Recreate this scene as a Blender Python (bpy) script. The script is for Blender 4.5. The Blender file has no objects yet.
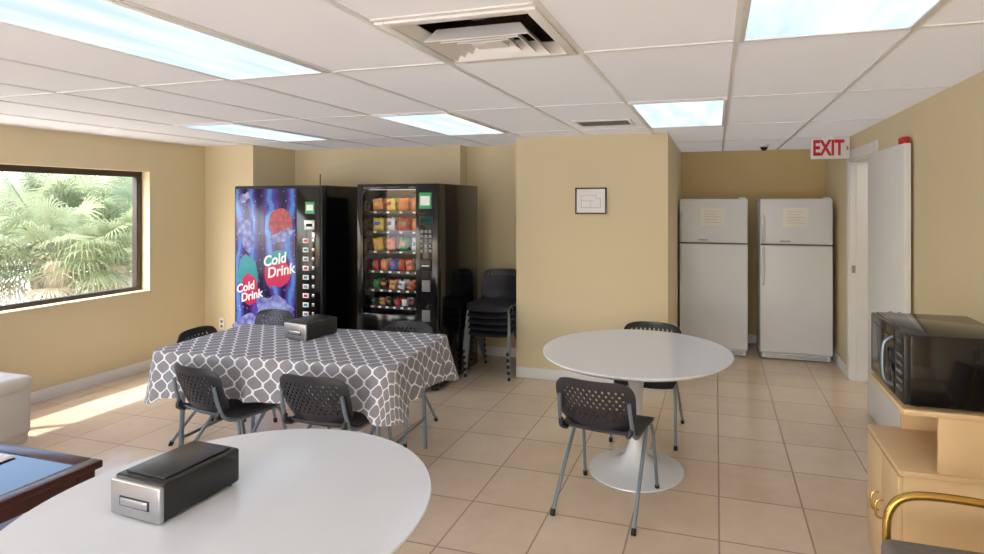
import bpy, bmesh, math, random
from mathutils import Vector, Matrix
random.seed(7)
H=2.27
XL,XR=-5.38,1.20
sc=bpy.context.scene
sc.view_settings.view_transform='Standard'

# ---------------------------------------------------------------- materials
def lin(c):
    o=[]
    for x in c:
        x/=255.0
        o.append(x/12.92 if x<=.04045 else ((x+.055)/1.055)**2.4)
    return (o[0],o[1],o[2],1)
class NT:
    def __init__(s,name):
        s.m=bpy.data.materials.new(name); s.m.use_nodes=True
        s.t=s.m.node_tree; s.t.nodes.clear()
        s.out=s.t.nodes.new('ShaderNodeOutputMaterial')
    def n(s,typ,**k):
        nd=s.t.nodes.new(typ)
        for a,b in k.items(): setattr(nd,a,b)
        return nd
    def l(s,a,b): s.t.links.new(a,b)
    def math(s,op,a,b=None,c=None):
        nd=s.n('ShaderNodeMath',operation=op)
        for i,x in enumerate((a,b,c)):
            if x is None: continue
            if isinstance(x,(int,float)): nd.inputs[i].default_value=x
            else: s.l(x,nd.inputs[i])
        return nd.outputs[0]
    def mix(s,f,a,b,blend='MIX'):
        nd=s.n('ShaderNodeMix',data_type='RGBA',blend_type=blend)
        for sock,x in ((nd.inputs[0],f),(nd.inputs[6],a),(nd.inputs[7],b)):
            if isinstance(x,(int,float)): sock.default_value=x
            elif isinstance(x,tuple): sock.default_value=x
            else: s.l(x,sock)
        return nd.outputs[2]
    def noise(s,vec,scale,detail=3,rough=.5):
        nd=s.n('ShaderNodeTexNoise'); nd.inputs['Scale'].default_value=scale
        nd.inputs['Detail'].default_value=detail; nd.inputs['Roughness'].default_value=rough
        if vec is not None: s.l(vec,nd.inputs['Vector'])
        return nd.outputs['Fac']
    def bump(s,h,strength=.2,dist=.01):
        nd=s.n('ShaderNodeBump'); nd.inputs['Strength'].default_value=strength
        nd.inputs['Distance'].default_value=dist; s.l(h,nd.inputs['Height']); return nd.outputs[0]
    def bsdf(s,color,rough=.5,metal=0,normal=None,spec=.5,coat=0,emit=None,es=0):
        b=s.n('ShaderNodeBsdfPrincipled')
        if isinstance(color,tuple): b.inputs['Base Color'].default_value=color
        else: s.l(color,b.inputs['Base Color'])
        if isinstance(rough,(int,float)): b.inputs['Roughness'].default_value=rough
        else: s.l(rough,b.inputs['Roughness'])
        b.inputs['Metallic'].default_value=metal
        b.inputs['Specular IOR Level'].default_value=spec
        b.inputs['Coat Weight'].default_value=coat
        if emit is not None: b.inputs['Emission Color'].default_value=emit; b.inputs['Emission Strength'].default_value=es
        if normal is not None: s.l(normal,b.inputs['Normal'])
        s.l(b.outputs[0],s.out.inputs[0]); return b
    def pos(s): return s.n('ShaderNodeNewGeometry').outputs['Position']
    def obj(s): return s.n('ShaderNodeTexCoord').outputs['Object']
def mat(name,rgb,rough=.5,metal=0,var=.05,scale=6,bump=0,bscale=80,spec=.5,coat=0):
    t=NT(name); c=lin(rgb); o=t.obj()
    f=t.noise(o,scale)
    dark=tuple(x*(1-2*var) for x in c[:3])+(1,)
    lt=tuple(min(1,x*(1+2*var)) for x in c[:3])+(1,)
    col=t.mix(f,dark,lt)
    nrm=t.bump(t.noise(o,bscale,2),bump,.005) if bump else None
    t.bsdf(col,rough,metal,nrm,spec,coat); return t.m
def emis(name,rgb,strength,var=.0,scale=10):
    t=NT(name); e=t.n('ShaderNodeEmission'); c=lin(rgb)
    if var:
        f=t.noise(t.obj(),scale,4)
        col=t.mix(f,tuple(x*(1-var) for x in c[:3])+(1,),tuple(x*(1+var) for x in c[:3])+(1,))
        t.l(col,e.inputs[0])
    else: e.inputs[0].default_value=c
    e.inputs[1].default_value=strength; t.l(e.outputs[0],t.out.inputs[0]); return t.m

M_wall=mat('wall_paint',(225,210,173),.6,var=.015,scale=1.5,bump=.08,bscale=160)
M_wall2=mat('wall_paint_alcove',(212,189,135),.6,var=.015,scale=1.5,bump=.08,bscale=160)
M_white=mat('white_trim',(238,238,238),.4,var=.01)
M_fridge=mat('fridge_enamel',(234,239,246),.3,var=.01,bump=.05,bscale=300)
M_gasket=mat('gasket_grey',(120,120,120),.6)
M_paper=mat('paper',(250,250,248),.8,var=.01)
M_ink=mat('ink',(150,150,155),.8)
M_inkred=mat('ink_orange',(225,150,120),.8)
M_black=mat('black_plastic',(26,26,28),.38,var=.1)
M_chair=mat('chair_plastic',(44,44,50),.42,var=.06,bump=.1,bscale=400)
M_gloss=mat('black_gloss_enamel',(12,12,14),.12,var=.1)
M_tube=mat('chair_tube_paint',(132,146,158),.3,metal=.5)
M_rub=mat('rubber_foot',(30,30,30),.7)
M_tab=mat('tulip_laminate',(228,232,237),.12,var=.01)
M_chrome=mat('brushed_chrome',(190,190,192),.28,metal=1)
M_dwood=mat('dark_red_wood',(72,30,22),.3,var=.2,scale=14)
M_wood=mat('maple_laminate',(224,192,146),.45,var=.05,scale=5)
M_gold=mat('brass_tube',(205,165,85),.25,metal=.9)
M_greyfab=mat('grey_fabric',(128,120,112),.9,var=.12,scale=60,bump=.4,bscale=500)
M_sofa=mat('cream_leather',(214,208,198),.45,var=.04,bump=.15,bscale=90)
M_bronze=mat('window_bronze',(66,56,50),.4,metal=.2)
M_red=mat('red_plastic',(196,28,30),.4)
M_redsign=mat('exit_red',(205,24,24),.5)
M_dark=mat('dark_void',(20,18,16),.9,var=.3)
M_duct=mat('duct_brown',(82,62,46),.8,var=.4,scale=20)
M_dispb=mat('dispenser_black',(38,37,38),.3,var=.1)

def ceiling_mat():
    t=NT('ceiling_tile_glow'); p=t.pos()
    f=t.noise(p,260,3,.7); g=t.noise(p,1.2)
    col=t.mix(f,lin((214,211,212)),lin((234,232,233)))
    col=t.mix(t.math('MULTIPLY',g,.15),col,lin((206,206,212)))
    t.bsdf(col,.85,0,t.bump(f,.25,.004),.2,emit=(.95,.96,1,1),es=.19); return t.m  # tiles also emit faintly, an added glow that evens out the ceiling
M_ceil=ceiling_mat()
def floor_mat():
    t=NT('floor_tile_beige'); p=t.pos()
    s=t.n('ShaderNodeSeparateXYZ'); t.l(p,s.inputs[0])
    T=.435
    def cell(o,ph):
        q=t.math('DIVIDE',t.math('SUBTRACT',o,ph),T)
        fr=t.math('FRACT',t.math('ADD',q,100.0)); fl=t.math('FLOOR',t.math('ADD',q,100.0))
        e=t.math('MULTIPLY',t.math('MINIMUM',fr,t.math('SUBTRACT',1.0,fr)),T)
        return e,fl
    ex,cx=cell(s.outputs[0],.015); ey,cy=cell(s.outputs[1],2.91)
    e=t.math('MINIMUM',ex,ey)
    g=t.math('LESS_THAN',e,.0045)
    cv=t.n('ShaderNodeCombineXYZ'); t.l(cx,cv.inputs[0]); t.l(cy,cv.inputs[1])
    wn=t.n('ShaderNodeTexWhiteNoise'); t.l(cv.outputs[0],wn.inputs['Vector'])
    n1=t.noise(p,3.2,5,.6); n2=t.noise(p,14,4,.6)
    col=t.mix(n1,lin((210,184,156)),lin((244,228,206)))
    col=t.mix(t.math('MULTIPLY',n2,.5),col,lin((208,178,146)))
    col=t.mix(t.math('MULTIPLY',wn.outputs[0],.3),col,lin((244,231,212)))
    col=t.mix(g,col,lin((166,143,122)))
    r=t.math('ADD',.18,t.math('MULTIPLY',g,.5))
    h=t.math('SUBTRACT',t.math('MULTIPLY',n2,.1),g)
    t.bsdf(col,r,0,t.bump(h,.3,.003),.5); return t.m
M_floor=floor_mat()
def cloth_mat():
    t=NT('tablecloth_trellis'); uv=t.n('ShaderNodeTexCoord').outputs['UV']
    s=t.n('ShaderNodeSeparateXYZ'); t.l(uv,s.inputs[0])
    a,b=.098,.125
    def d(off):
        x=t.math('MULTIPLY',t.math('SUBTRACT',t.math('FRACT',t.math('ADD',t.math('DIVIDE',s.outputs[0],a),50+off)),.5),1.0)
        y=t.math('MULTIPLY',t.math('SUBTRACT',t.math('FRACT',t.math('ADD',t.math('DIVIDE',s.outputs[1],b),50+off)),.5),1.25)
        return t.math('SQRT',t.math('ADD',t.math('MULTIPLY',x,x),t.math('MULTIPLY',y,y)))
    d1=d(0.0); d2=d(.5)
    diff=t.math('ABSOLUTE',t.math('SUBTRACT',d1,d2))
    line=t.math('LESS_THAN',diff,.08)
    far=t.math('GREATER_THAN',t.math('MINIMUM',d1,d2),.43)
    w=t.math('MAXIMUM',line,far)
    o=t.n('ShaderNodeTexCoord').outputs['Object']
    g=t.mix(t.noise(o,30),lin((134,134,142)),lin((154,154,162)))
    col=t.mix(w,g,lin((240,240,244)))
    t.bsdf(col,.8,0,t.bump(t.noise(o,500,2),.2,.002),.2); return t.m
M_cloth=cloth_mat()
def panel_mat():
    t=NT('lamp_diffuser'); p=t.pos(); e=t.n('ShaderNodeEmission')
    mp=t.n('ShaderNodeMapping'); mp.inputs['Scale'].default_value=(7,1.2,1); t.l(p,mp.inputs[0])
    f=t.noise(mp.outputs[0],1.2,3,.5)
    cr=t.n('ShaderNodeValToRGB'); el=cr.color_ramp.elements
    el[0].position=.3; el[0].color=lin((190,210,232)); el[1].position=.68; el[1].color=lin((226,236,248)); t.l(f,cr.inputs[0])
    t.l(cr.outputs[0],e.inputs[0]); e.inputs[1].default_value=1.45; t.l(e.outputs[0],t.out.inputs[0]); return t.m
M_panel=panel_mat()
M_hall=emis('hallway_added_glow',(255,248,235),4.5)  # glowing surface added to brighten the hallway

# ---------------------------------------------------------------- mesh builder
class MB:
    def __init__(s): s.v=[];s.f=[];s.m=[];s.mats=[]
    def mi(s,m):
        if m not in s.mats: s.mats.append(m)
        return s.mats.index(m)
    def add(s,vs,fs,m,M=None):
        o=len(s.v)
        for v in vs:
            v=Vector(v); s.v.append(M@v if M else v)
        i=s.mi(m)
        for f in fs: s.f.append([o+a for a in f]); s.m.append(i)
    def addbm(s,bm,m,M=None):
        bm.verts.ensure_lookup_table()
        for k,v in enumerate(bm.verts): v.index=k
        s.add([v.co.copy() for v in bm.verts],[[v.index for v in f.verts] for f in bm.faces],m,M); bm.free()
    def box(s,lo,hi,m,bev=0,M=None,seg=2):
        bm=bmesh.new(); bmesh.ops.create_cube(bm,size=1)
        sx,sy,sz=[max(1e-4,hi[i]-lo[i]) for i in range(3)]
        for v in bm.verts:
            v.co=Vector((v.co.x*sx+(lo[0]+hi[0])/2,v.co.y*sy+(lo[1]+hi[1])/2,v.co.z*sz+(lo[2]+hi[2])/2))
        if bev:
            bmesh.ops.bevel(bm,geom=list(bm.edges),offset=min(bev,.48*min(sx,sy,sz)),segments=seg,profile=.5,affect='EDGES')
        s.addbm(bm,m,M)
    def lathe(s,prof,m,c=(0,0,0),n=48,M=None):
        vs=[];fs=[];idx=[]
        for r,z in prof:
            if r<1e-6: idx.append([len(vs)]); vs.append((c[0],c[1],c[2]+z))
            else:
                row=[]
                for k in range(n):
                    a=2*math.pi*k/n; row.append(len(vs)); vs.append((c[0]+r*math.cos(a),c[1]+r*math.sin(a),c[2]+z))
                idx.append(row)
        for A,B in zip(idx,idx[1:]):
            for k in range(n):
                k2=(k+1)%n
                if len(A)==1 and len(B)==1: continue
                if len(A)==1: fs.append([A[0],B[k2],B[k]])
                elif len(B)==1: fs.append([A[k],A[k2],B[0]])
                else: fs.append([A[k],A[k2],B[k2],B[k]])
        s.add(vs,fs,m,M)
    def cyl(s,p0,p1,r,m,n=16,M=None): s.tube([p0,p1],r,m,n,0,M)
    def tube(s,pts,r,m,n=10,sub=5,M=None):
        P=[Vector(p) for p in pts]
        if sub and len(P)>2:
            Q=[]
            for i in range(len(P)-1):
                a=P[max(0,i-1)];b=P[i];c=P[i+1];d=P[min(len(P)-1,i+2)]
                for k in range(sub):
                    t=k/sub
                    Q.append(.5*((2*b)+(c-a)*t+(2*a-5*b+4*c-d)*t*t+(3*b-a-3*c+d)*t**3))
            Q.append(P[-1]); P=Q
        vs=[];fs=[]
        T=(P[1]-P[0]).normalized(); up=Vector((0,0,1)) if abs(T.z)<.9 else Vector((1,0,0))
        N=T.cross(up).normalized()
        for i,p in enumerate(P):
            T2=(P[min(i+1,len(P)-1)]-P[max(i-1,0)]).normalized()
            N=(N-T2*N.dot(T2)).normalized(); B=T2.cross(N)
            for k in range(n):
                a=2*math.pi*k/n; vs.append(p+r*(math.cos(a)*N+math.sin(a)*B))
        for i in range(len(P)-1):
            for k in range(n):
                k2=(k+1)%n; fs.append([i*n+k,i*n+k2,(i+1)*n+k2,(i+1)*n+k])
        fs.append(list(range(n))[::-1]); fs.append([(len(P)-1)*n+k for k in range(n)])
        s.add(vs,fs,m,M)
    def sphere(s,c,r,m,sc=(1,1,1),M=None,u=16,v=10):
        bm=bmesh.new(); bmesh.ops.create_uvsphere(bm,u_segments=u,v_segments=v,radius=r)
        for w in bm.verts: w.co=Vector((w.co.x*sc[0]+c[0],w.co.y*sc[1]+c[1],w.co.z*sc[2]+c[2]))
        s.addbm(bm,m,M)
    def sheet(s,vs,fs,th,m,M=None,sub=0):
        me=bpy.data.meshes.new('t'); me.from_pydata([tuple(v) for v in vs],[],fs)
        ob=bpy.data.objects.new('t',me); sc.collection.objects.link(ob)
        md=ob.modifiers.new('s','SOLIDIFY'); md.thickness=th; md.offset=0
        dg=bpy.context.evaluated_depsgraph_get(); me2=bpy.data.meshes.new_from_object(ob.evaluated_get(dg))
        s.add([v.co.copy() for v in me2.vertices],[list(p.vertices) for p in me2.polygons],m,M)
        bpy.data.objects.remove(ob); bpy.data.meshes.remove(me); bpy.data.meshes.remove(me2)
    def text(s,body,size,m,M,extrude=.0008,shear=0,bold=0):
        cu=bpy.data.curves.new('t','FONT'); cu.body=body; cu.size=size; cu.extrude=extrude
        cu.align_x='CENTER'; cu.align_y='CENTER'; cu.shear=shear; cu.offset=bold
        ob=bpy.data.objects.new('t',cu); sc.collection.objects.link(ob)
        dg=bpy.context.evaluated_depsgraph_get(); me2=bpy.data.meshes.new_from_object(ob.evaluated_get(dg))
        s.add([v.co.copy() for v in me2.vertices],[list(p.vertices) for p in me2.polygons],m,M)
        bpy.data.objects.remove(ob); bpy.data.meshes.remove(me2)
    def mesh(s,name,smooth=True,ang=35):
        me=bpy.data.meshes.new(name); me.from_pydata([tuple(v) for v in s.v],[],s.f)
        for m in s.mats: me.materials.append(m)
        for p,i in zip(me.polygons,s.m): p.material_index=i; p.use_smooth=smooth
        if smooth: me.set_sharp_from_angle(angle=math.radians(ang))
        me.update(); return me
    def build(s,name,loc=(0,0,0),rz=0,ang=35):
        ob=bpy.data.objects.new(name,s.mesh(name,True,ang)); sc.collection.objects.link(ob)
        ob.location=loc; ob.rotation_euler=(0,0,rz); return ob
def inst(name,me,loc,rz=0,parent=None):
    ob=bpy.data.objects.new(name,me); sc.collection.objects.link(ob)
    ob.location=loc; ob.rotation_euler=(0,0,rz); ob.parent=parent; return ob
RX=Matrix.Rotation(math.pi/2,4,'X')          # text facing -Y
def TM(x,y,z,rot=RX): return Matrix.Translation((x,y,z))@rot
R=math.radians

# ---------------------------------------------------------------- room shell
YB=7.12; YF=-3.0; W=.14
b=MB(); b.box((XL-.3,YF-.2,-.12),(XR+2.2,YB+.3,0),M_floor); b.build('floor')
WY0,WY1,WZ0,WZ1=1.0,4.30,.77,1.96
VY0w,VY1w=-2.6,.4          # unseen window added behind the camera to let in more daylight
b=MB()
b.box((XL-.2,YF,0),(XL,VY0w,H+.1),M_wall); b.box((XL-.2,VY1w,0),(XL,WY0,H+.1),M_wall); b.box((XL-.2,WY1,0),(XL,4.94+.6,H+.1),M_wall)
for a,c in ((WY0,WY1),(VY0w,VY1w)):
    b.box((XL-.2,a,0),(XL,c,WZ0),M_wall); b.box((XL-.2,a,WZ1),(XL,c,H+.1),M_wall)
b.build('wall_left')
# front wall (behind camera); wide glazed opening added to let in sky light
GX0,GX1,GZ=-4.6,.2,2.1
b=MB(); b.box((XL-.2,YF-.14,0),(GX0,YF,H+.1),M_wall); b.box((GX1,YF-.14,0),(XR+.14,YF,H+.1),M_wall); b.box((GX0,YF-.14,GZ),(GX1,YF,H+.1),M_wall); b.build('wall_front')
b=MB()
b.box((XL,4.94,0),(-4.735,5.72,H+.1),M_wall)
b.box((-4.735,5.57,0),(-2.62,5.9,H+.1),M_wall)
b.box((-2.62,5.75,0),(-1.82,5.9,H+.1),M_wall)
b.build('wall_back_left')
b=MB(); b.box((-1.82,5.11,0),(-.405,YB+.14,H+.1),M_wall); b.build('wall_partition')
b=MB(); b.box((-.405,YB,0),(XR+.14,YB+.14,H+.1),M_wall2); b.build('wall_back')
DY0,DY1,DZ=5.02,5.90,2.05
b=MB()
b.box((XR,YF,0),(XR+W,DY0,H+.1),M_wall); b.box((XR,DY1,0),(XR+W,YB,H+.1),M_wall); b.box((XR,DY0,DZ),(XR+W,DY1,H+.1),M_wall)
b.build('wall_right')
b=MB(); b.box((XR+1.5,3.8,0),(XR+1.62,7.2,H+.1),M_wall); b.box((XR+W,3.7,0),(XR+1.62,3.8,H+.1),M_wall); b.box((XR+W,7.12,0),(XR+1.62,7.24,H+.1),M_wall)
b.box((XR+W,3.7,H),(XR+1.62,7.24,H+.1),M_white)
b.build('wall_hallway')
b=MB(); b.box((XR+.45,5.0,H-.02),(XR+1.05,6.2,H),M_hall); b.build('hallway_added_light')  # unseen light added so the door gap reads bright

# ceiling tiles
xl=[-.53+.603*k for k in range(-8,4)]; xl=[x for x in xl if XL<x<XR]; xs=[XL]+xl+[XR]
yl=[3.5+1.21*k for k in range(-5,4)]; yl=[y for y in yl if YF<y<YB]; ys=[YF]+yl+[YB]
VX0,VX1,VY0,VY1=-1.133,-.53,1.685,2.29
b=MB()
for i in range(len(xs)-1):
    for j in range(len(ys)-1):
        x0,x1,y0,y1=xs[i],xs[i+1],ys[j],ys[j+1]
        if abs(x0-VX0)<.01 and abs(y1-VY1)<.01: y1=VY0
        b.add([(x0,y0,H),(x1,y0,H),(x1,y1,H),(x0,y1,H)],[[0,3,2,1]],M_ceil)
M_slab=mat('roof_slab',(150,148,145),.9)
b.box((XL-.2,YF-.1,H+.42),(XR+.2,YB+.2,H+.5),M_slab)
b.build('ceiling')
b=MB()
for x in xl: b.box((x-.011,YF,H-.006),(x+.011,YB,H+.002),M_white)
for y in yl: b.box((XL,y-.011,H-.0055),(XR,y+.011,H+.002),M_white)
b.box((VX0,VY0-.011,H-.0055),(VX1,VY0+.011,H+.002),M_white)
b.build('trim_ceiling_grid')
def lamp(x0,y0):
    b=MB(); x1=x0+.603; y1=y0+1.21
    e=.03
    b.box((x0+.008,y0+.008,H-.012),(x0+e,y1-.008,H-.001),M_white,.002); b.box((x1-e,y0+.008,H-.012),(x1-.008,y1-.008,H-.001),M_white,.002)
    b.box((x0+e,y0+.008,H-.012),(x1-e,y0+e,H-.001),M_white,.002); b.box((x0+e,y1-e,H-.012),(x1-e,y1-.008,H-.001),M_white,.002)
    b.box((x0+e,y0+e,H-.007),(x1-e,y1-e,H-.001),M_panel)
    b.build('ceiling_lamp')
for x in (-.53,-2.339,-4.148): lamp(x,3.5)
for x in (.073,-2.339): lamp(x,1.08)
for x in (-.53,-2.339,-4.148): lamp(x,-1.34)

# trims
def bb(name,lo,hi):
    b=MB(); b.box(lo,hi,M_white,.004); b.build(name)
bb('baseboard_left',(XL,YF,0),(XL+.014,4.94,.1))
bb('baseboard_back_left',(XL+.014,4.926,0),(-4.735,4.94,.1))
bb('baseboard_back_mid',(-4.735,5.556,0),(-2.62,5.57,.1))
bb('baseboard_back_right',(-2.62,5.736,0),(-1.82,5.75,.1))
bb('baseboard_partition',(-1.82,5.096,0),(-.405,5.11,.1))
bb('baseboard_partition_side',(-.405,5.096,0),(-.391,YB,.1))
bb('baseboard_alcove',(-.391,YB-.014,0),(XR-.014,YB,.1))
b=MB(); b.box((XR-.014,YF,0),(XR,DY0-.09,.1),M_white,.004); b.box((XR-.014,DY1+.09,0),(XR,YB,.1),M_white,.004); b.build('baseboard_right')
b=MB()
for x0,x1 in ((XR-.016,XR),(XR+W,XR+W+.016)):
    b.box((x0,DY0-.085,0),(x1,DY0,DZ+.085),M_white,.003); b.box((x0,DY1,0),(x1,DY1+.085,DZ+.085),M_white,.003)
    b.box((x0,DY0,DZ),(x1,DY1,DZ+.085),M_white,.003)
b.box((XR-.005,DY1-.02,0),(XR+W+.005,DY1,DZ),M_white); b.box((XR-.005,DY0,0),(XR+W+.005,DY0+.02,DZ),M_white)
b.box((XR-.005,DY0,DZ-.02),(XR+W+.005,DY1,DZ),M_white)
b.box((XR+.05,DY1-.032,0),(XR+.09,DY1-.02,DZ-.02),M_white)
b.box((XR+.01,DY1-.023,1.0),(XR+.04,DY1-.0195,1.07),M_chrome)
b.build('trim_door_frame')
b=MB()
dx=XR-.058
b.box((dx,DY0-.02-.9,.012),(dx+.04,DY0-.02,2.03),M_white,.003)
for z in (.25,1.0,1.8): b.cyl((dx+.045,DY0-.012,z-.05),(dx+.045,DY0-.012,z+.05),.007,M_chrome)
b.lathe([(0,0),(.026,0),(.028,.01),(.012,.02),(.012,.035),(.026,.045),(.03,.06),(.022,.075),(0,.078)],M_chrome,M=Matrix.Translation((dx,DY0-.85,.92))@Matrix.Rotation(-math.pi/2,4,'Y'),n=24)
b.box((dx-.002,DY0-.89,2.03),(dx+.042,DY0-.8,2.075),M_red,.008)
b.build('door_1')

# windows
fx=XL-.13; fw=.055
t=NT('window_glass'); tr=t.n('ShaderNodeBsdfTransparent'); gl=t.n('ShaderNodeBsdfGlossy'); gl.inputs['Roughness'].default_value=.02
mx=t.n('ShaderNodeMixShader'); mx.inputs[0].default_value=.05; t.l(tr.outputs[0],mx.inputs[1]); t.l(gl.outputs[0],mx.inputs[2]); t.l(mx.outputs[0],t.out.inputs[0])
M_glass=t.m
def window(name,a,c,mull):
    b=MB()
    b.box((fx-.03,a,WZ0),(fx+.03,c,WZ0+fw),M_bronze,.004); b.box((fx-.03,a,WZ1-fw),(fx+.03,c,WZ1),M_bronze,.004)
    b.box((fx-.03,a,WZ0+fw),(fx+.03,a+fw,WZ1-fw),M_bronze,.004); b.box((fx-.03,c-fw,WZ0+fw),(fx+.03,c,WZ1-fw),M_bronze,.004)
    b.box((fx-.02,mull,WZ0+fw),(fx+.02,mull+.05,WZ1-fw),M_bronze,.004)
    b.add([(fx,a+fw,WZ0+fw),(fx,c-fw,WZ0+fw),(fx,c-fw,WZ1-fw),(fx,a+fw,WZ1-fw)],[[0,1,2,3]],M_glass)
    b.build(name)
window('window_1',WY0,WY1,2.4); window('window_added_left',VY0w,VY1w,-1.1)  # the one behind the camera is added for daylight
b=MB(); b.box((XL-.10,WY0,WZ0-.001),(XL+.012,WY1,WZ0+.018),M_wall,.003); b.build('trim_window_sill')
b=MB(); ny=YF-.07; n=4; wv=(GX1-GX0)/n
b.box((GX0,ny-.03,0),(GX1,ny+.03,.06),M_bronze,.004); b.box((GX0,ny-.03,GZ-.06),(GX1,ny+.03,GZ),M_bronze,.004)
for k in range(n+1):
    xx=GX0+wv*k; b.box((max(GX0,xx-.03),ny-.03,.06),(min(GX1,xx+.03),ny+.03,GZ-.06),M_bronze,.004)
b.add([(GX0,ny,.06),(GX1,ny,.06),(GX1,ny,GZ-.06),(GX0,ny,GZ-.06)],[[0,1,2,3]],M_glass)
b.build('window_added_front')  # unseen glazing, added as a daylight source

# ---------------------------------------------------------------- AC diffuser
b=MB(); z=H
f=.05
b.box((VX0+.012,VY0+.012,z-.014),(VX0+f,VY1-.012,z+.004),M_white,.003); b.box((VX1-f,VY0+.012,z-.014),(VX1-.012,VY1-.012,z+.004),M_white,.003)
b.box((VX0+f,VY0+.012,z-.014),(VX1-f,VY0+f,z+.004),M_white,.003); b.box((VX0+f,VY1-f,z-.014),(VX1-f,VY1-.012,z+.004),M_white,.003)
h0=z+.3
b.add([(VX0,VY0,z),(VX1,VY0,z),(VX1,VY1,z),(VX0,VY1,z),(VX0,VY0,h0),(VX1,VY0,h0),(VX1,VY1,h0),(VX0,VY1,h0)],[[0,1,5,4],[1,2,6,5],[2,3,7,6],[3,0,4,7],[4,5,6,7]],M_duct)
cx,cy=(VX0+VX1)/2,(VY0+VY1)/2
def ring(cx,cy,r0,r1,z0,z1,m,ry=1.0):
    q=[(cx-r0,cy-r0*ry,z0),(cx+r0,cy-r0*ry,z0),(cx+r0,cy+r0*ry,z0),(cx-r0,cy+r0*ry,z0),(cx-r1,cy-r1*ry,z1),(cx+r1,cy-r1*ry,z1),(cx+r1,cy+r1*ry,z1),(cx-r1,cy+r1*ry,z1)]
    b.sheet(q,[[0,1,5,4],[1,2,6,5],[2,3,7,6],[3,0,4,7]],.004,m)
ring(cx,cy,.25,.215,z-.006,z+.03,M_white)
oy=.07
ring(cx-.01,cy+oy,.205,.165,z-.02,z+.03,M_white,.72); ring(cx-.01,cy+oy,.155,.118,z-.018,z+.03,M_white,.72); ring(cx-.01,cy+oy,.105,.075,z-.016,z+.03,M_white,.72)
b.box((cx-.075,cy+oy-.045,z-.008),(cx+.055,cy+oy+.045,z-.002),M_white,.002)
b.tube([(cx-.2,cy-.12,z+.12),(cx-.05,cy-.16,z+.05),(cx+.1,cy-.1,z+.07),(cx+.2,cy-.14,z+.14)],.022,M_duct)
b.tube([(cx-.15,cy-.2,z+.2),(cx-.02,cy-.06,z+.06),(cx+.12,cy-.02,z+.16)],.012,M_gasket)
b.build('air_diffuser')
b=MB(); x0,x1,y0,y1=-1.04,-.60,4.16,4.46
b.box((x0,y0,H-.012),(x1,y0+.03,H-.001),M_white,.002); b.box((x0,y1-.03,H-.012),(x1,y1,H-.001),M_white,.002)
b.box((x0,y0+.03,H-.012),(x0+.03,y1-.03,H-.001),M_white,.002); b.box((x1-.03,y0+.03,H-.012),(x1,y1-.03,H-.001),M_white,.002)
b.box((x0+.03,y0+.03,H-.004),(x1-.03,y1-.03,H-.001),M_dark)
for k in range(6): b.box((x0+.03,y0+.045+.04*k,H-.012),(x1-.03,y0+.055+.04*k,H-.004),M_gasket)
b.build('air_vent')
b=MB(); b.lathe([(0,0),(.055,0),(.055,-.02),(.04,-.03),(0,-.03)],M_white,(.485,6.4,H-.001),24); b.sphere((.485,6.4,H-.035),.036,M_gloss); b.build('dome_security_camera')

# exit sign
b=MB(); sx0,sx1,sy,sz0,sz1=.85,1.18,5.80,2.06,2.25
b.box((sx0,sy,sz0),(sx1,sy+.05,sz1),M_white,.006); b.box((sx0+.13,sy+.01,sz1),(sx1-.13,sy+.04,H),M_white)
b.text('EXIT',.195,M_redsign,TM((sx0+sx1)/2-.018,sy-.002,(sz0+sz1)/2)@Matrix.Diagonal((.66,1,1,1)),bold=.007)
b.add([(sx1-.035,sy-.002,2.185),(sx1-.010,sy-.002,2.155),(sx1-.035,sy-.002,2.125),(sx1-.025,sy-.002,2.155)],[[0,1,2,3]],M_redsign)
b.build('exit_sign')

# picture frame
b=MB(); px,py,pz=-1.096,5.11,1.67; w,h=.145,.12
b.box((px-w,py-.018,pz-h),(px+w,py,pz-h+.012),M_black,.002); b.box((px-w,py-.018,pz+h-.012),(px+w,py,pz+h),M_black,.002)
b.box((px-w,py-.018,pz-h),(px-w+.012,py,pz+h),M_black,.002); b.box((px+w-.012,py-.018,pz-h),(px+w,py,pz+h),M_black,.002)
b.box((px-w+.01,py-.01,pz-h+.01),(px+w-.01,py-.001,pz+h-.01),M_paper)
def ln(x0,z0,x1,z1): b.box((px+min(x0,x1)-.0012,py-.0112,pz+min(z0,z1)-.0012),(px+max(x0,x1)+.0012,py-.0098,pz+max(z0,z1)+.0012),M_ink)
for a in ((-.09,-.06,.09,-.06),(-.09,.05,.05,.05),(-.09,-.06,-.09,.05),(.09,-.06,.09,.02),(.05,.02,.09,.02),(.05,.02,.05,.05),(0,-.06,0,0),(-.09,0,.03,0)): ln(*a)
b.build('picture_frame')

b=MB(); b.box((-5.18,4.93,.28),(-5.11,4.94,.4),M_white,.003); b.box((-5.16,4.928,.35),(-5.13,4.931,.38),M_gasket); b.box((-5.16,4.928,.30),(-5.13,4.931,.33),M_gasket); b.build('wall_outlet')

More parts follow.
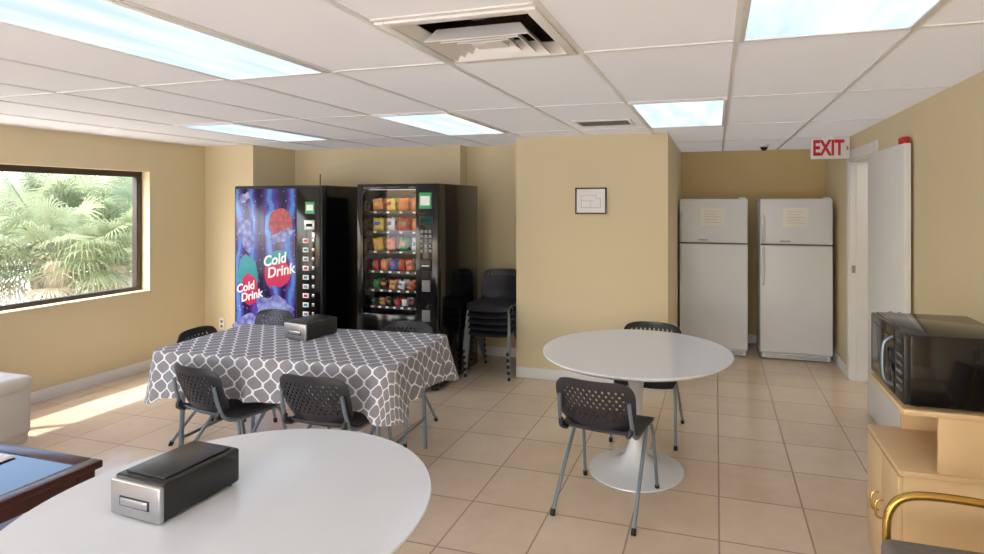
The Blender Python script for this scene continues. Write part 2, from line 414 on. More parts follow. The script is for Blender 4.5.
# ---------------------------------------------------------------- fridges
def fridge(x0,x1,yf):
    b=MB(); w=x1-x0; d=.64
    M=Matrix.Translation((x0,yf,0))
    b.box((0.005,.06,.02),(w-.005,d,1.69),M_fridge,.008,M)
    b.box((.01,.045,.03),(w-.01,.07,1.68),M_gasket,0,M)
    b.box((0,0,.075),(w,.055,1.205),M_fridge,.014,M,3)
    b.box((0,0,1.22),(w,.055,1.695),M_fridge,.014,M,3)
    b.box((.02,.03,.012),(w-.02,.06,.068),M_fridge,.004,M)
    for k in range(3): b.box((.05,.027,.026+.012*k),(w-.05,.031,.029+.012*k),M_gasket,0,M)
    for x in (.05,w-.05):
        for y in (.09,d-.06): b.cyl((x,y,0),(x,y,.03),.018,M_rub,M=M)
    b.tube([(.03,0,1.24),(.03,-.03,1.26),(.03,-.032,1.4),(.03,-.03,1.5),(.03,0,1.53)],.011,M_fridge,M=M)
    b.tube([(.03,0,1.18),(.03,-.03,1.16),(.03,-.032,1.0),(.03,-.03,.82),(.03,0,.79)],.011,M_fridge,M=M)
    b.box((w-.09,.02,1.69),(w-.02,.09,1.71),M_fridge,.004,M)
    b.box((w*.5-.13,-.003,1.40),(w*.5+.12,.0005,1.60),M_paper,0,M)
    for k in range(5): b.box((w*.5-.09,-.004,1.56-k*.03),(w*.5+.08-(k%2)*.03,-.0025,1.5622-k*.03),M_inkred if k<2 else M_ink,0,M)
    b.box((w*.28,-.002,1.245),(w*.28+.1,.0005,1.255),M_ink,0,M)
    b.build('refrigerator')
fridge(-.385,.325,6.42); fridge(.448,1.15,6.42)

# ---------------------------------------------------------------- tulip tables
def tulip(x,y,k=1):
    b=MB()
    b.lathe([(0,.0),(.285,0),(.292,.004),(.29,.010),(.25,.018),(.18,.032),(.11,.058),(.068,.10),(.045,.17),(.036,.28),(.035,.38),(.042,.50),(.06,.60),(.09,.67),(.13,.70),(.13,.708),(0,.708)],M_tab,n=64)
    b.lathe([(0,.706),(.50*k,.708),(.575*k,.716),(.594*k,.728),(.597*k,.735),(.594*k,.740),(0,.741)],M_tab,n=96)
    b.build('tulip_dining_table',(x,y,0))
tulip(-.475,3.54,.97); tulip(-1.395,1.375,.985)

# ---------------------------------------------------------------- chairs
def chair_mesh():
    b=MB()
    nx,ny=26,13
    def S(s,t):
        x=s*.215*(1-.16*abs(t)**5)*(1+.04*t)
        z=.600+.142*t*(1-.14*abs(s)**5)
        y=-.235-.045*t+.055*s*s-.01*(1-t*t)
        return Vector((x,y,z))
    vs=[S(-1+2*i/nx,-1+2*j/ny) for j in range(ny+1) for i in range(nx+1)]
    fs=[]
    for j in range(ny):
        for i in range(nx):
            A=[j*(nx+1)+i,j*(nx+1)+i+1,(j+1)*(nx+1)+i+1,(j+1)*(nx+1)+i]
            hole=(3<=j<=ny-3) and (3<=i<=nx-4) and ((i+j)%2==0)
            if not hole: fs.append(A); continue
            cs,ct=-1+2*(i+.5)/nx,-1+2*(j+.5)/ny
            base=len(vs)
            for k in range(8):
                a=math.radians(225+45*k)
                vs.append(S(cs+.84/nx*math.cos(a),ct+.84/ny*math.sin(a)))
            for q in range(4):
                k0=2*q
                fs.append([A[q],A[(q+1)%4],base+(k0+2)%8,base+k0+1,base+k0])
    b.sheet(vs,fs,.008,M_chair)
    nx,ny=16,16
    vs=[];fs=[]
    for j in range(ny+1):
        for i in range(nx+1):
            s,t=-1+2*i/nx,-1+2*j/ny
            x=s*.222*(1-.13*abs(t)**6)*(1+.03*t); y=.01+t*.215*(1-.10*abs(s)**6)
            z=.445-.016*(1-s*s)*(1-t*t)+.004*s*s
            if t>.55: z-=.05*((t-.55)/.45)**2
            if t<-.6: z+=.03*((-.6-t)/.4)**2
            vs.append(Vector((x,y,z)))
    for j in range(ny):
        for i in range(nx): A=j*(nx+1)+i; fs.append([A,A+1,A+nx+2,A+nx+1])
    b.sheet(vs,fs,.012,M_chair)
    for s in (-1,1):
        b.tube([(s*.220,.235,.01),(s*.212,.185,.30),(s*.202,.16,.405),(s*.2,.09,.425),(s*.2,-.10,.425),(s*.2,-.18,.46),(s*.197,-.215,.54),(s*.19,-.235,.64)],.0105,M_tube,8,5)
        b.tube([(s*.203,.06,.415),(s*.205,.03,.38),(s*.213,-.12,.2),(s*.220,-.26,.01)],.0105,M_tube,8,4)
        b.cyl((s*.220,.236,0),(s*.2195,.232,.03),.0135,M_rub,10); b.cyl((s*.220,-.262,0),(s*.2195,-.247,.03),.0135,M_rub,10)
        b.tube([(s*.195,-.20,.50),(s*.185,-.215,.47),(s*.17,-.18,.452)],.014,M_chair,8,3)
    b.cyl((-.2,.08,.418),(.2,.08,.418),.009,M_tube,8); b.cyl((-.2,-.08,.418),(.2,-.08,.418),.009,M_tube,8)
    return b.mesh('stacking_dining_chair')
CM=chair_mesh()
for x,y,r in ((-.575,3.12,-8),(-.47,4.13,178),(-2.77,2.74,-12),(-2.06,2.78,0),(-3.36,3.27,-76),(-3.60,3.74,172),(-2.24,3.63,183)):
    inst('dining_chair',CM,(x,y,0),R(r))
st=bpy.data.objects.new('chair_stack',None); sc.collection.objects.link(st); st.location=(-2.06,5.20,0); st.rotation_euler=(0,0,math.pi)
for k in range(5): inst('stacked_chair_%d'%(k+1),CM,(0,.010*k,.060*k),0,st)

# ---------------------------------------------------------------- rectangular table & cloth
TX,TY,TR=-2.52,3.085,R(4); hw,hh=.79,.39
b=MB(); b.box((-hw,-hh,.715),(hw,hh,.75),M_white,.006)
for sx in (-1,1):
    for sy in (-1,1): b.tube([(sx*(hw-.12),sy*(hh-.08),0),(sx*(hw-.14),sy*(hh-.09),.715)],.014,M_tube,10,0)
    b.cyl((sx*(hw-.125),-(hh-.08),.2),(sx*(hw-.125),hh-.08,.2),.01,M_tube)
b.build('dining_table',(TX,TY,0),TR)
def cloth():
    hw2,hh2,cr=hw+.008,hh+.008,.05
    pts=[]
    def arc(cx,cy,a0):
        for k in range(10):
            a=a0+math.pi/2*k/9; pts.append((cx+cr*math.cos(a),cy+cr*math.sin(a),math.cos(a),math.sin(a)))
    def seg(p,q,n,nx,ny):
        for k in range(1,n): pts.append((p[0]+(q[0]-p[0])*k/n,p[1]+(q[1]-p[1])*k/n,nx,ny))
    arc(hw2-cr,hh2-cr,0); seg((hw2-cr,hh2),(-hw2+cr,hh2),60,0,1)
    arc(-hw2+cr,hh2-cr,math.pi/2); seg((-hw2,hh2-cr),(-hw2,-hh2+cr),30,-1,0)
    arc(-hw2+cr,-hh2+cr,math.pi); seg((-hw2+cr,-hh2),(hw2-cr,-hh2),60,0,-1)
    arc(hw2-cr,-hh2+cr,1.5*math.pi); seg((hw2,-hh2+cr),(hw2,hh2-cr),30,1,0)
    N=len(pts); V=[(0,0,.7535)];UV=[(0,0)];F=[]
    rings=[]
    for s in (.25,.5,.75,.9,.985):
        row=[]
        for p in pts: row.append(len(V)); V.append((p[0]*s,p[1]*s,.7535)); UV.append((p[0]*s,p[1]*s))
        rings.append(row)
    L=[0]
    for i in range(1,N): L.append(L[-1]+math.dist(pts[i][:2],pts[i-1][:2]))
    tot=L[-1]+math.dist(pts[0][:2],pts[-1][:2])
    for k in range(0,13):
        t=k/12; row=[]
        for i,p in enumerate(pts):
            corner=math.exp(-((abs(p[0])-hw2)**2+(abs(p[1])-hh2)**2)/.02)
            drop=(.24+.06*corner)*t
            ph=2*math.pi*L[i]/tot
            fold=.020*math.sin(17*ph+.6*math.sin(3*ph))+.010*math.sin(29*ph+1.3)
            out=.006+.028*t+fold*t**1.3+.035*corner*t**1.2
            row.append(len(V)); V.append((p[0]+p[2]*out,p[1]+p[3]*out,.7515-drop+.004*math.sin(23*ph)*t))
            UV.append((p[0]+p[2]*(out+drop),p[1]+p[3]*(out+drop)))
        rings.append(row)
    for i in range(N): F.append([0,rings[0][i],rings[0][(i+1)%N]])
    for A,B in zip(rings,rings[1:]):
        for i in range(N): j=(i+1)%N; F.append([A[i],B[i],B[j],A[j]])
    me=bpy.data.meshes.new('tablecloth'); me.from_pydata(V,[],F); me.materials.append(M_cloth)
    uvl=me.uv_layers.new(name='UVMap')
    for lp in me.loops: uvl.data[lp.index].uv=UV[lp.vertex_index]
    for p in me.polygons: p.use_smooth=True
    return inst('tablecloth',me,(TX,TY,0),TR)
cloth()

def dispenser(x,y,z,rz):
    b=MB(); w,d,h=.20,.27,.115
    b.box((-w/2,-d/2+.01,0.006),(w/2,d/2,h),M_dispb,.010,None,3)
    b.box((-w/2-.001,-d/2,.004),(w/2+.001,-d/2+.016,h*.93),M_chrome,.006,None,3)
    b.box((-w*.30,-d/2-.002,h*.30),(w*.30,-d/2+.002,h*.55),M_black,.002)
    b.box((-w*.27,-d/2-.004,h*.33),(w*.27,-d/2+.003,h*.52),M_chrome,.002)
    b.box((-w/2+.02,-d/2+.03,h),(w/2-.02,d/2-.02,h+.006),M_dispb,.005)
    for sx in (-1,1):
        for sy in (-1,1): b.cyl((sx*.08,sy*.11,0),(sx*.08,sy*.11,.008),.009,M_rub,10)
    b.build('napkin_dispenser',(x,y,z),rz)
dispenser(-1.59,1.365,.741,R(-3)); dispenser(-2.62,3.24,.7537,R(-10))

# ---------------------------------------------------------------- coffee table, sofa
b=MB(); x0,x1,y0,y1,zt=-3.85,-2.75,.75,1.97,.45
fwd=.075
M_dglass=mat('smoked_glass',(26,34,40),.06,var=.2,scale=2)
b.box((x0,y0,zt-.035),(x0+fwd,y1,zt),M_dwood,.006); b.box((x1-fwd,y0,zt-.035),(x1,y1,zt),M_dwood,.006)
b.box((x0+fwd,y0,zt-.035),(x1-fwd,y0+fwd,zt),M_dwood,.006); b.box((x0+fwd,y1-fwd,zt-.035),(x1-fwd,y1,zt),M_dwood,.006)
b.box((x0+fwd,y0+fwd,zt-.014),(x1-fwd,y1-fwd,zt-.004),M_dglass)
b.box((x0+.03,y0+.03,zt-.10),(x1-.03,y0+.05,zt-.035),M_dwood); b.box((x0+.03,y1-.05,zt-.10),(x1-.03,y1-.03,zt-.035),M_dwood)
b.box((x0+.03,y0+.03,zt-.10),(x0+.05,y1-.03,zt-.035),M_dwood); b.box((x1-.05,y0+.03,zt-.10),(x1-.03,y1-.03,zt-.035),M_dwood)
for x in (x0+.02,x1-.09):
    for y in (y0+.02,y1-.09): b.box((x,y,0),(x+.07,y+.07,zt-.03),M_dwood,.006)
b.box((x0+.06,y0+.06,.13),(x1-.06,y1-.06,.155),M_dwood,.004)
b.build('coffee_table')
b=MB(); b.box((-.13,-.095,0),(.13,.095,.003),M_paper,.001); b.box((-.12,-.07,.003),(.12,.07,.0035),M_ink); b.box((-.12,-.09,.0035),(.12,.09,.006),M_paper,.001)
b.build('magazine',(-3.30,1.775,.4505),R(3))
b=MB(); sx0,sx1,sy0,sy1=-5.32,-4.34,.75,2.66
b.box((sx0,sy0,.06),(sx1-.03,sy1,.28),M_sofa,.03,None,3)
b.box((sx0,sy0+.1,.25),(sx0+.27,sy1-.1,.86),M_sofa,.09,None,5)
for ya in (sy0,sy1-.24):
    b.box((sx0+.05,ya,.12),(sx1,ya+.24,.47),M_sofa,.04,None,5); b.box((sx0+.05,ya-.01,.41),(sx1+.015,ya+.25,.515),M_sofa,.045,None,5)
m_=(sy0+sy1)/2
b.box((sx0+.2,sy0+.22,.26),(sx1-.02,m_,.45),M_sofa,.05,None,4); b.box((sx0+.2,m_,.26),(sx1-.02,sy1-.22,.45),M_sofa,.05,None,4)
b.box((sx0+.18,sy0+.22,.42),(sx0+.42,m_,.84),M_sofa,.08,None,4); b.box((sx0+.18,m_,.42),(sx0+.42,sy1-.22,.84),M_sofa,.08,None,4)
for x in (sx0+.08,sx1-.1):
    for y in (sy0+.08,sy1-.08): b.cyl((x,y,0),(x,y,.07),.025,M_dwood)
b.build('sofa')

# ---------------------------------------------------------------- microwave stand
b=MB(); x0,y0,y1=.735,2.54,3.02
b.box((x0-.03,y0,.05),(XR-.03,y0+.018,.58),M_wood,.002); b.box((x0-.03,y1-.018,.05),(XR-.03,y1,.58),M_wood,.002)
b.box((XR-.045,y0+.018,.05),(XR-.03,y1-.018,.84),M_wood)
b.box((x0-.03,y0+.018,.05),(XR-.045,y1-.018,.068),M_wood)
b.box((x0-.045,y0-.008,.58),(XR-.03,y1+.008,.602),M_wood,.004)
ym=(y0+y1)/2
for ya,yb in ((y0+.002,ym-.002),(ym+.002,y1-.002)): b.box((x0-.048,ya,.06),(x0-.03,yb,.574),M_wood,.003)
for yh in (ym-.035,ym+.035): b.tube([(x0-.048,yh,.38),(x0-.075,yh,.37),(x0-.075,yh,.31),(x0-.048,yh,.30)],.005,M_gold,8,4)
b.box((x0+.09,y0,.602),(XR-.03,y0+.018,.822),M_wood,.002); b.box((x0+.09,y1-.018,.602),(XR-.03,y1,.822),M_wood,.002)
b.box((x0-.035,y0-.015,.822),(XR-.03,y1+.01,.845),M_wood,.004)
for x in (x0+.02,XR-.08):
    for y in (y0+.05,y1-.05): b.cyl((x,y,0),(x,y,.05),.025,M_rub)
b.build('microwave_stand')
b=MB(); mx0,mx1,my0,my1,mz=.705,1.10,2.535,3.03,.845
b.box((mx0+.02,my0,mz+.012),(mx1,my1,mz+.29),M_gloss,.006)
b.box((mx0,my0+.12,mz+.014),(mx0+.03,my1,mz+.288),M_gloss,.008); b.box((mx0,my0,mz+.014),(mx0+.03,my0+.117,mz+.288),M_black,.006)
b.box((mx0-.002,my0+.17,mz+.05),(mx0+.002,my1-.05,mz+.25),M_dglass,.001)
b.tube([(mx0+.002,my0+.145,mz+.05),(mx0-.03,my0+.145,mz+.075),(mx0-.038,my0+.145,mz+.15),(mx0-.03,my0+.145,mz+.225),(mx0+.002,my0+.145,mz+.25)],.007,M_tube,10,5)
M_disp=emis('lcd_green',(50,110,90),.35)
b.box((mx0-.002,my0+.02,mz+.235),(mx0+.001,my0+.10,mz+.265),M_dglass)
for r in range(5):
    for c in range(3): b.box((mx0-.002,my0+.02+.028*c,mz+.06+.033*r),(mx0+.001,my0+.036+.028*c,mz+.072+.033*r),M_gasket)
for k in range(10): b.box((mx1-.16+.012*k,my0-.0015,mz+.2),(mx1-.153+.012*k,my0+.001,mz+.25),M_dark)
for x in (mx0+.06,mx1-.05):
    for y in (my0+.05,my1-.05): b.cyl((x,y,mz),(x,y,mz+.014),.014,M_rub,12)
b.build('microwave_oven')

# ---------------------------------------------------------------- brass armchair (faces -X)
b=MB(); cy0,cy1=1.70,2.20
for y in (cy0,cy1):
    b.tube([(.60,y,0),(.575,y,.30),(.56,y,.52),(.575,y,.61),(.63,y,.655),(.75,y,.665),(.95,y,.655),(1.05,y,.64)],.014,M_gold,12,6)
    b.tube([(1.10,y,0),(1.05,y,.30),(1.03,y,.46),(1.06,y,.70),(1.11,y,.95)],.014,M_gold,12,6)
    b.cyl((.565,y,.40),(1.035,y,.40),.011,M_gold)
b.cyl((.565,cy0,.40),(.565,cy1,.40),.011,M_gold); b.cyl((1.035,cy0,.40),(1.035,cy1,.40),.011,M_gold)
b.box((.535,cy0+.015,.405),(1.04,cy1-.005,.515),M_greyfab,.03,None,4)
b.box((-.03,cy0+.02,0),(.03,cy1-.02,.42),M_greyfab,.028,Matrix.Translation((1.045,0,.55))@Matrix.Rotation(R(8),4,'Y'),4)
b.build('armchair')

# ---------------------------------------------------------------- drinks vending machine
def graphic_mat():
    t=NT('vending_artwork'); o=t.obj()
    wv=t.n('ShaderNodeTexWave'); wv.inputs['Scale'].default_value=1.6; wv.inputs['Distortion'].default_value=7; wv.inputs['Detail'].default_value=3
    t.l(o,wv.inputs['Vector'])
    cr=t.n('ShaderNodeValToRGB'); e=cr.color_ramp.elements
    e[0].position=0;e[0].color=lin((22,16,62)); e[1].position=1;e[1].color=lin((90,140,215))
    for p,c in ((.3,(52,36,120)),(.55,(104,52,150)),(.75,(56,70,170))):
        q=e.new(p); q.color=lin(c)
    t.l(wv.outputs['Fac'],cr.inputs[0])
    vo=t.n('ShaderNodeTexVoronoi'); vo.inputs['Scale'].default_value=22; t.l(o,vo.inputs['Vector'])
    f=t.math('LESS_THAN',vo.outputs['Distance'],.16)
    col=t.mix(t.math('MULTIPLY',f,.3),cr.outputs[0],lin((200,220,250)))
    t.bsdf(col,.2,0,None,.5); return t.m
def vmat(name,c1,c2,scale):
    t=NT(name); vo=t.n('ShaderNodeTexVoronoi'); vo.inputs['Scale'].default_value=scale; t.l(t.obj(),vo.inputs['Vector'])
    col=t.mix(vo.outputs['Distance'],lin(c1),lin(c2)); t.bsdf(col,.2); return t.m
M_art=graphic_mat(); M_ice=vmat('art_ice',(176,190,232),(70,70,165),18); M_berry=vmat('art_berry',(215,60,56),(96,8,60),24)
M_teal=mat('art_teal',(40,150,160),.25); M_artred=mat('art_pink',(205,40,88),.25); M_artw=mat('art_white',(244,246,250),.25)
def ell(b,cx,cz,rx,rz,y,m,rot=0,n=48,wob=0):
    vs=[(cx,y,cz)]
    for k in range(n):
        a=2*math.pi*k/n; r=1+wob*(math.sin(5*a+cx*9)+.6*math.sin(8*a+2))
        px_,pz_=rx*r*math.cos(a),rz*r*math.sin(a)
        vs.append((cx+px_*math.cos(rot)-pz_*math.sin(rot),y,cz+px_*math.sin(rot)+pz_*math.cos(rot)))
    b.add(vs,[[0,1+k,1+(k+1)%n] for k in range(n)],m)
b=MB(); x0,x1,yf,dep=-4.49,-3.48,4.45,.85
b.box((x0,yf+.06,.04),(x1,yf+dep,1.815),M_gloss,.012)
b.box((x0,yf,.06),(x1,yf+.058,1.815),M_black,.015,None,3)
b.box((x0+.025,yf-.006,.12),(-3.77,yf+.004,1.785),M_art,.004)
y=yf-.0075
ell(b,-3.94,1.47,.13,.13,y,M_berry,wob=.03); ell(b,-3.92,1.34,.14,.05,y-.0002,M_ice,.4,wob=.12); ell(b,-4.36,1.70,.08,.04,y,M_ice,.5,wob=.15); ell(b,-4.34,1.35,.09,.17,y,M_ice,.3,wob=.12)
ell(b,-4.32,.95,.12,.20,y,M_teal,.1,wob=.05); ell(b,-4.30,.82,.10,.15,y-.0005,M_artred,.1,wob=.04)
ell(b,-3.97,.98,.16,.12,y,M_artred,.3,wob=.05); ell(b,-3.99,1.13,.14,.06,y-.0005,M_teal,.35,wob=.08)
ell(b,-4.02,.66,.2,.11,y,M_ice,wob=.12); ell(b,-4.28,.45,.2,.13,y,M_ice,wob=.1); ell(b,-3.95,.38,.15,.16,y,M_berry,wob=.1)
b.box((-4.132,y,.12),(-4.126,y+.002,1.785),M_black)
for cx_,cz_,s_,rr in ((-3.97,1.06,.135,.2),(-4.31,.80,.11,.25)):
    Mx=Matrix.Translation((cx_,y-.002,cz_))@Matrix.Rotation(-rr,4,'Y')@RX
    b.text('Cold',s_,M_artw,Mx@Matrix.Translation((-.03,s_*.42,0)),shear=.25,bold=.003); b.text('Drink',s_,M_artw,Mx@Matrix.Translation((.02,-s_*.42,0)),shear=.25,bold=.003)
b.box((-3.755,yf-.008,.12),(-3.50,yf+.004,1.785),M_gloss,.004)
M_green=mat('green_sticker',(60,170,110),.5)
b.box((-3.66,yf-.0095,1.55),(-3.56,yf-.007,1.66),M_green); b.box((-3.645,yf-.0105,1.58),(-3.575,yf-.009,1.635),M_artw)
b.box((-3.67,yf-.0105,1.40),(-3.56,yf-.007,1.49),M_chrome,.003); b.box((-3.65,yf-.0115,1.43),(-3.58,yf-.010,1.46),M_disp)
for k in range(9):
    zz=1.30-k*.085
    b.box((-3.685,yf-.014,zz-.022),(-3.62,yf-.007,zz+.022),M_artw,.003); b.box((-3.672,yf-.0155,zz-.012),(-3.632,yf-.0135,zz+.012),(M_artred,M_teal,M_ink)[k%3])
    b.box((-3.585,yf-.012,zz-.012),(-3.56,yf-.007,zz+.018),M_chrome,.002)
b.box((-3.58,yf-.02,1.32),(-3.545,yf-.007,1.38),M_chrome,.004)
b.box((-4.3,yf-.02,.16),(-3.95,yf-.004,.34),M_black,.01)
b.cyl((-3.66,yf+.2,1.81),(-3.66,yf+.2,1.93),.005,M_black)
for x in (x0+.08,x1-.08):
    for yy in (yf+.1,yf+dep-.08): b.cyl((x,yy,0),(x,yy,.05),.03,M_rub)
b.build('drinks_vending_machine')

# ---------------------------------------------------------------- snack vending machine
b=MB(); x0,x1,yf,dep=-3.11,-2.305,4.45,.86; gx0,gx1,gz0,gz1=-3.05,-2.52,.66,1.77
b.box((x0,yf+.06,.04),(x0+.03,yf+dep,1.82),M_gloss,.004); b.box((x1-.2,yf+.06,.04),(x1,yf+dep,1.82),M_gloss,.004)
b.box((x0+.03,yf+dep-.03,.04),(x1-.2,yf+dep,1.82),M_gloss); b.box((x0+.03,yf+.06,1.79),(x1-.2,yf+dep-.03,1.82),M_gloss)
b.box((x0+.03,yf+.06,.04),(x1-.2,yf+dep-.03,.62),M_black)
b.box((x0,yf,.06),(gx0,yf+.06,1.82),M_gloss,.008); b.box((gx1,yf,.06),(x1,yf+.06,1.82),M_gloss,.008)
b.box((gx0,yf,gz1),(gx1,yf+.06,1.82),M_gloss,.006); b.box((gx0,yf,.06),(gx1,yf+.06,gz0),M_gloss,.006)
b.box((gx0+.03,yf-.006,.25),(gx1-.03,yf+.004,.48),M_black,.006); b.box((gx0+.06,yf-.012,.28),(gx1-.06,yf-.004,.45),M_dglass,.004)
b.add([(gx0,yf+.02,gz0),(gx1,yf+.02,gz0),(gx1,yf+.02,gz1),(gx0,yf+.02,gz1)],[[0,1,2,3]],M_glass)
M_strip=emis('added_case_light',(250,250,250),5.0)  # hidden emissive strip added to light the bags
b.box((gx0+.02,yf+.062,gz1+.0),(gx1-.02,yf+.085,gz1+.012),M_strip)
M_shelf=mat('shelf_steel',(60,60,62),.4,metal=.5)
cols=[mat('bag_%d'%i,c,.35,var=.18,scale=40) for i,c in enumerate([(206,42,36),(228,122,44),(242,202,80),(60,140,80),(240,238,232),(40,150,90),(60,110,200),(190,40,60),(230,150,110),(60,50,46)])]
def bag(cx,cy,cz,w,h,th,m,m2,rot):
    n,k=8,10
    for sgn in (-1,1):
        vs=[];fs=[]
        for j in range(k+1):
            for i in range(n+1):
                s,t=-1+2*i/n,-1+2*j/k
                bul=(max(0,1-abs(t)**3))**.7*(max(0,1-s**4))**.6
                crimp=1+.04*math.sin(9*t)
                vs.append((s*w/2*(1-.10*bul)*crimp,sgn*th/2*bul,t*h/2))
        for j in range(k):
            for i in range(n): A=j*(n+1)+i; q=[A,A+1,A+n+2,A+n+1]; fs.append(q if sgn<0 else q[::-1])
        M=Matrix.Translation((cx,cy,cz))@Matrix.Rotation(rot,4,'Z')@Matrix.Rotation(random.uniform(-.2,.2),4,'Y')
        b.add(vs,fs,m,M)
        if sgn<0:
            L=[(s_*w*.3,-th/2-.002,t_*h*.16+.01) for s_,t_ in ((-1,-1),(1,-.7),(1,1),(-1,.7))]
            b.add(L,[[0,1,2,3]],m2,M)
rows=[(1.575,.125,4),(1.395,.125,4),(1.215,.125,4),(1.035,.105,6),(.865,.085,6),(.715,.07,7)]
pal=[[8,1,2,0,1],[0,2,1,4,8],[2,3,2,4,1],[5,6,2,0,4,8],[4,9,1,8,3],[9,7,8,4,9]]
for ri,(z0,h,n) in enumerate(rows):
    b.box((gx0,yf+.10,z0-.016),(gx1,yf+.72,z0-.006),M_shelf); b.box((gx0,yf+.095,z0-.022),(gx1,yf+.103,z0+.002),M_shelf)
    for c in range(n):
        ww=(gx1-gx0)/n; cx_=gx0+ww*(c+.5)
        b.box((cx_-.014,yf+.0925,z0-.018),(cx_+.014,yf+.095,z0-.002),M_artw)
        if random.random()<(.05 if ri<3 else .22): continue
        mm=cols[pal[ri][(c*2+ri)%len(pal[ri])]]
        for dp in (0,1):
            bag(cx_+random.uniform(-.006,.006),yf+.145+.09*dp,z0+h/2-.004,ww*random.uniform(.68,.8),h*random.uniform(.88,1),.05,mm,random.choice(cols[1:9]),random.uniform(-.3,.3))
b.box((gx0,yf+.42,gz0),(gx1,yf+.43,gz1),M_dark)
pxc=(gx1+x1)/2
b.box((pxc-.07,yf-.006,1.60),(pxc+.05,yf+.002,1.74),M_green,.002); b.box((pxc-.055,yf-.0075,1.63),(pxc+.035,yf-.005,1.71),M_artw)
b.box((pxc-.07,yf-.01,1.46),(pxc+.07,yf+.002,1.54),M_black,.003); b.box((pxc-.055,yf-.0115,1.48),(pxc+.055,yf-.009,1.52),M_disp)
for r in range(5):
    for c in range(3): b.box((pxc-.055+.04*c,yf-.01,1.22+.042*r),(pxc-.027+.04*c,yf+.001,1.248+.042*r),M_ink,.003)
b.box((pxc-.05,yf-.016,1.06),(pxc+.05,yf+.002,1.16),M_black,.006); b.box((pxc-.035,yf-.018,1.10),(pxc+.035,yf-.014,1.11),M_chrome)
b.box((pxc-.04,yf-.01,.88),(pxc+.04,yf+.002,.98),M_gasket,.006); b.box((pxc-.04,yf-.01,.62),(pxc+.04,yf+.002,.72),M_gasket,.006)
for x in (x0+.08,x1-.08):
    for yy in (yf+.1,yf+dep-.08): b.cyl((x,yy,0),(x,yy,.05),.03,M_rub)
b.build('snack_vending_machine')

# ---------------------------------------------------------------- outside
M_ground=mat('pale_sand',(228,224,216),.9,var=.08,scale=3)
b=MB(); b.box((-40,-25,-.25),(10,40,-.15),M_ground); b.build('ground')
def leafmat(name,c1,c2):
    t=NT(name); f=t.noise(t.obj(),3,3)
    col=t.mix(f,lin(c1),lin(c2)); d=t.n('ShaderNodeBsdfDiffuse'); tr=t.n('ShaderNodeBsdfTranslucent')
    t.l(col,d.inputs[0]); t.l(col,tr.inputs[0]); m=t.n('ShaderNodeMixShader'); m.inputs[0].default_value=.4
    t.l(d.outputs[0],m.inputs[1]); t.l(tr.outputs[0],m.inputs[2]); t.l(m.outputs[0],t.out.inputs[0]); return t.m
M_leaf=leafmat('palm_leaf',(116,134,98),(190,196,160)); M_leafd=leafmat('palm_leaf_dry',(184,176,152),(222,214,192)); M_trunk=mat('palm_trunk',(160,146,126),.9,var=.3,scale=12,bump=.6,bscale=20)
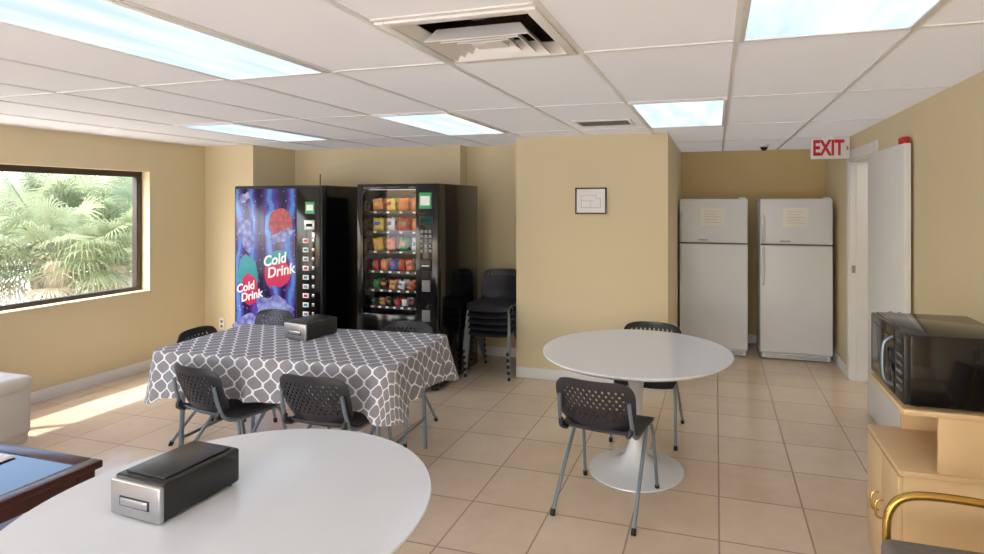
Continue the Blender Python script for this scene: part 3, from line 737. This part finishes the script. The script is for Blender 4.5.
def palm_mesh(seed):
    rnd=random.Random(seed); b=MB()
    b.lathe([(0,-.2),(.17,-.2),(.15,.2),(.17,.5),(.14,.8),(.16,1.05),(0,1.1)],M_trunk,n=14)
    for k in range(46):
        az=rnd.uniform(0,2*math.pi); el=rnd.uniform(-.5,1.35); L=rnd.uniform(.45,.85)
        base=Vector((0,0,1.0+rnd.uniform(-.15,.1)))
        dr=Vector((math.cos(az)*math.cos(el),math.sin(az)*math.cos(el),math.sin(el)))
        tip=base+dr*L
        m=M_leafd if (el<-.1 and rnd.random()<.6) else M_leaf
        b.tube([base,base+dr*L*.5+Vector((0,0,.02)),tip],.010,m,4,2)
        side=dr.cross(Vector((0,0,1))).normalized(); nb=25
        for q in range(nb):
            a=(-1+2*q/(nb-1))*1.75; bl=rnd.uniform(.38,.52)*(1-.18*abs(a)/1.75)
            d0=(dr*math.cos(a)+side*math.sin(a)).normalized()
            nrm=side.cross(dr).normalized(); wv=d0.cross(nrm).normalized()*.011
            p0=tip; p1=tip+d0*bl*.5+Vector((0,0,-.02)); p2=tip+d0*bl*.85+Vector((0,0,-.10)); p3=tip+d0*bl+Vector((0,0,-.24))
            b.add([p0,p1-wv,p1+wv,p2-wv*.6,p2+wv*.6,p3],[[0,1,2],[1,3,4,2],[3,5,4]],m)
    return b.mesh('palm_tree')
PM=[palm_mesh(i) for i in range(3)]
k=0
for x,y,s in ((-8.2,5.3,.95),(-8.6,6.8,1.05),(-9.5,6.0,1.15),(-9.8,7.8,1.25),(-8.4,3.8,.95),(-10.6,6.9,1.25),(-11.0,8.8,1.35),(-9.6,4.5,1.05),(-8.5,2.3,.95),(-9.9,3.0,1.1),(-12.2,9.9,1.4),(-9.1,8.9,1.1),(-8.6,.8,.95),(-8.1,6.0,.85)):
    o=inst('palm_tree',PM[k%3],(x,y,-.12),k*1.3); o.scale=(s,s,s); k+=1

# ---------------------------------------------------------------- light, world
w=bpy.data.worlds.new('sky'); sc.world=w; w.use_nodes=True; nt=w.node_tree
bg=nt.nodes['Background']; sk=nt.nodes.new('ShaderNodeTexSky'); sk.sky_type='NISHITA'; sk.sun_disc=False; sk.sun_elevation=R(48); sk.sun_rotation=R(200); sk.dust_density=3
nt.links.new(sk.outputs[0],bg.inputs[0]); bg.inputs[1].default_value=1.0
su=bpy.data.lights.new('sun','SUN'); su.energy=6.5; su.angle=R(1.5); su.color=(1,.96,.91)
so=bpy.data.objects.new('sun',su); sc.collection.objects.link(so); so.location=(-10,-5,12)
so.rotation_euler=Vector((-.42,-.30,.86)).to_track_quat('Z','Y').to_euler()

# ---------------------------------------------------------------- camera
cd=bpy.data.cameras.new('camera'); co=bpy.data.objects.new('camera',cd); sc.collection.objects.link(co)
co.location=(0,0,1.65); co.rotation_euler=(math.pi/2,0,math.atan(168/570))
cd.sensor_width=36; cd.lens=570/984*36; cd.shift_x=-56/984; cd.shift_y=-74/984; cd.clip_start=.05
sc.camera=co
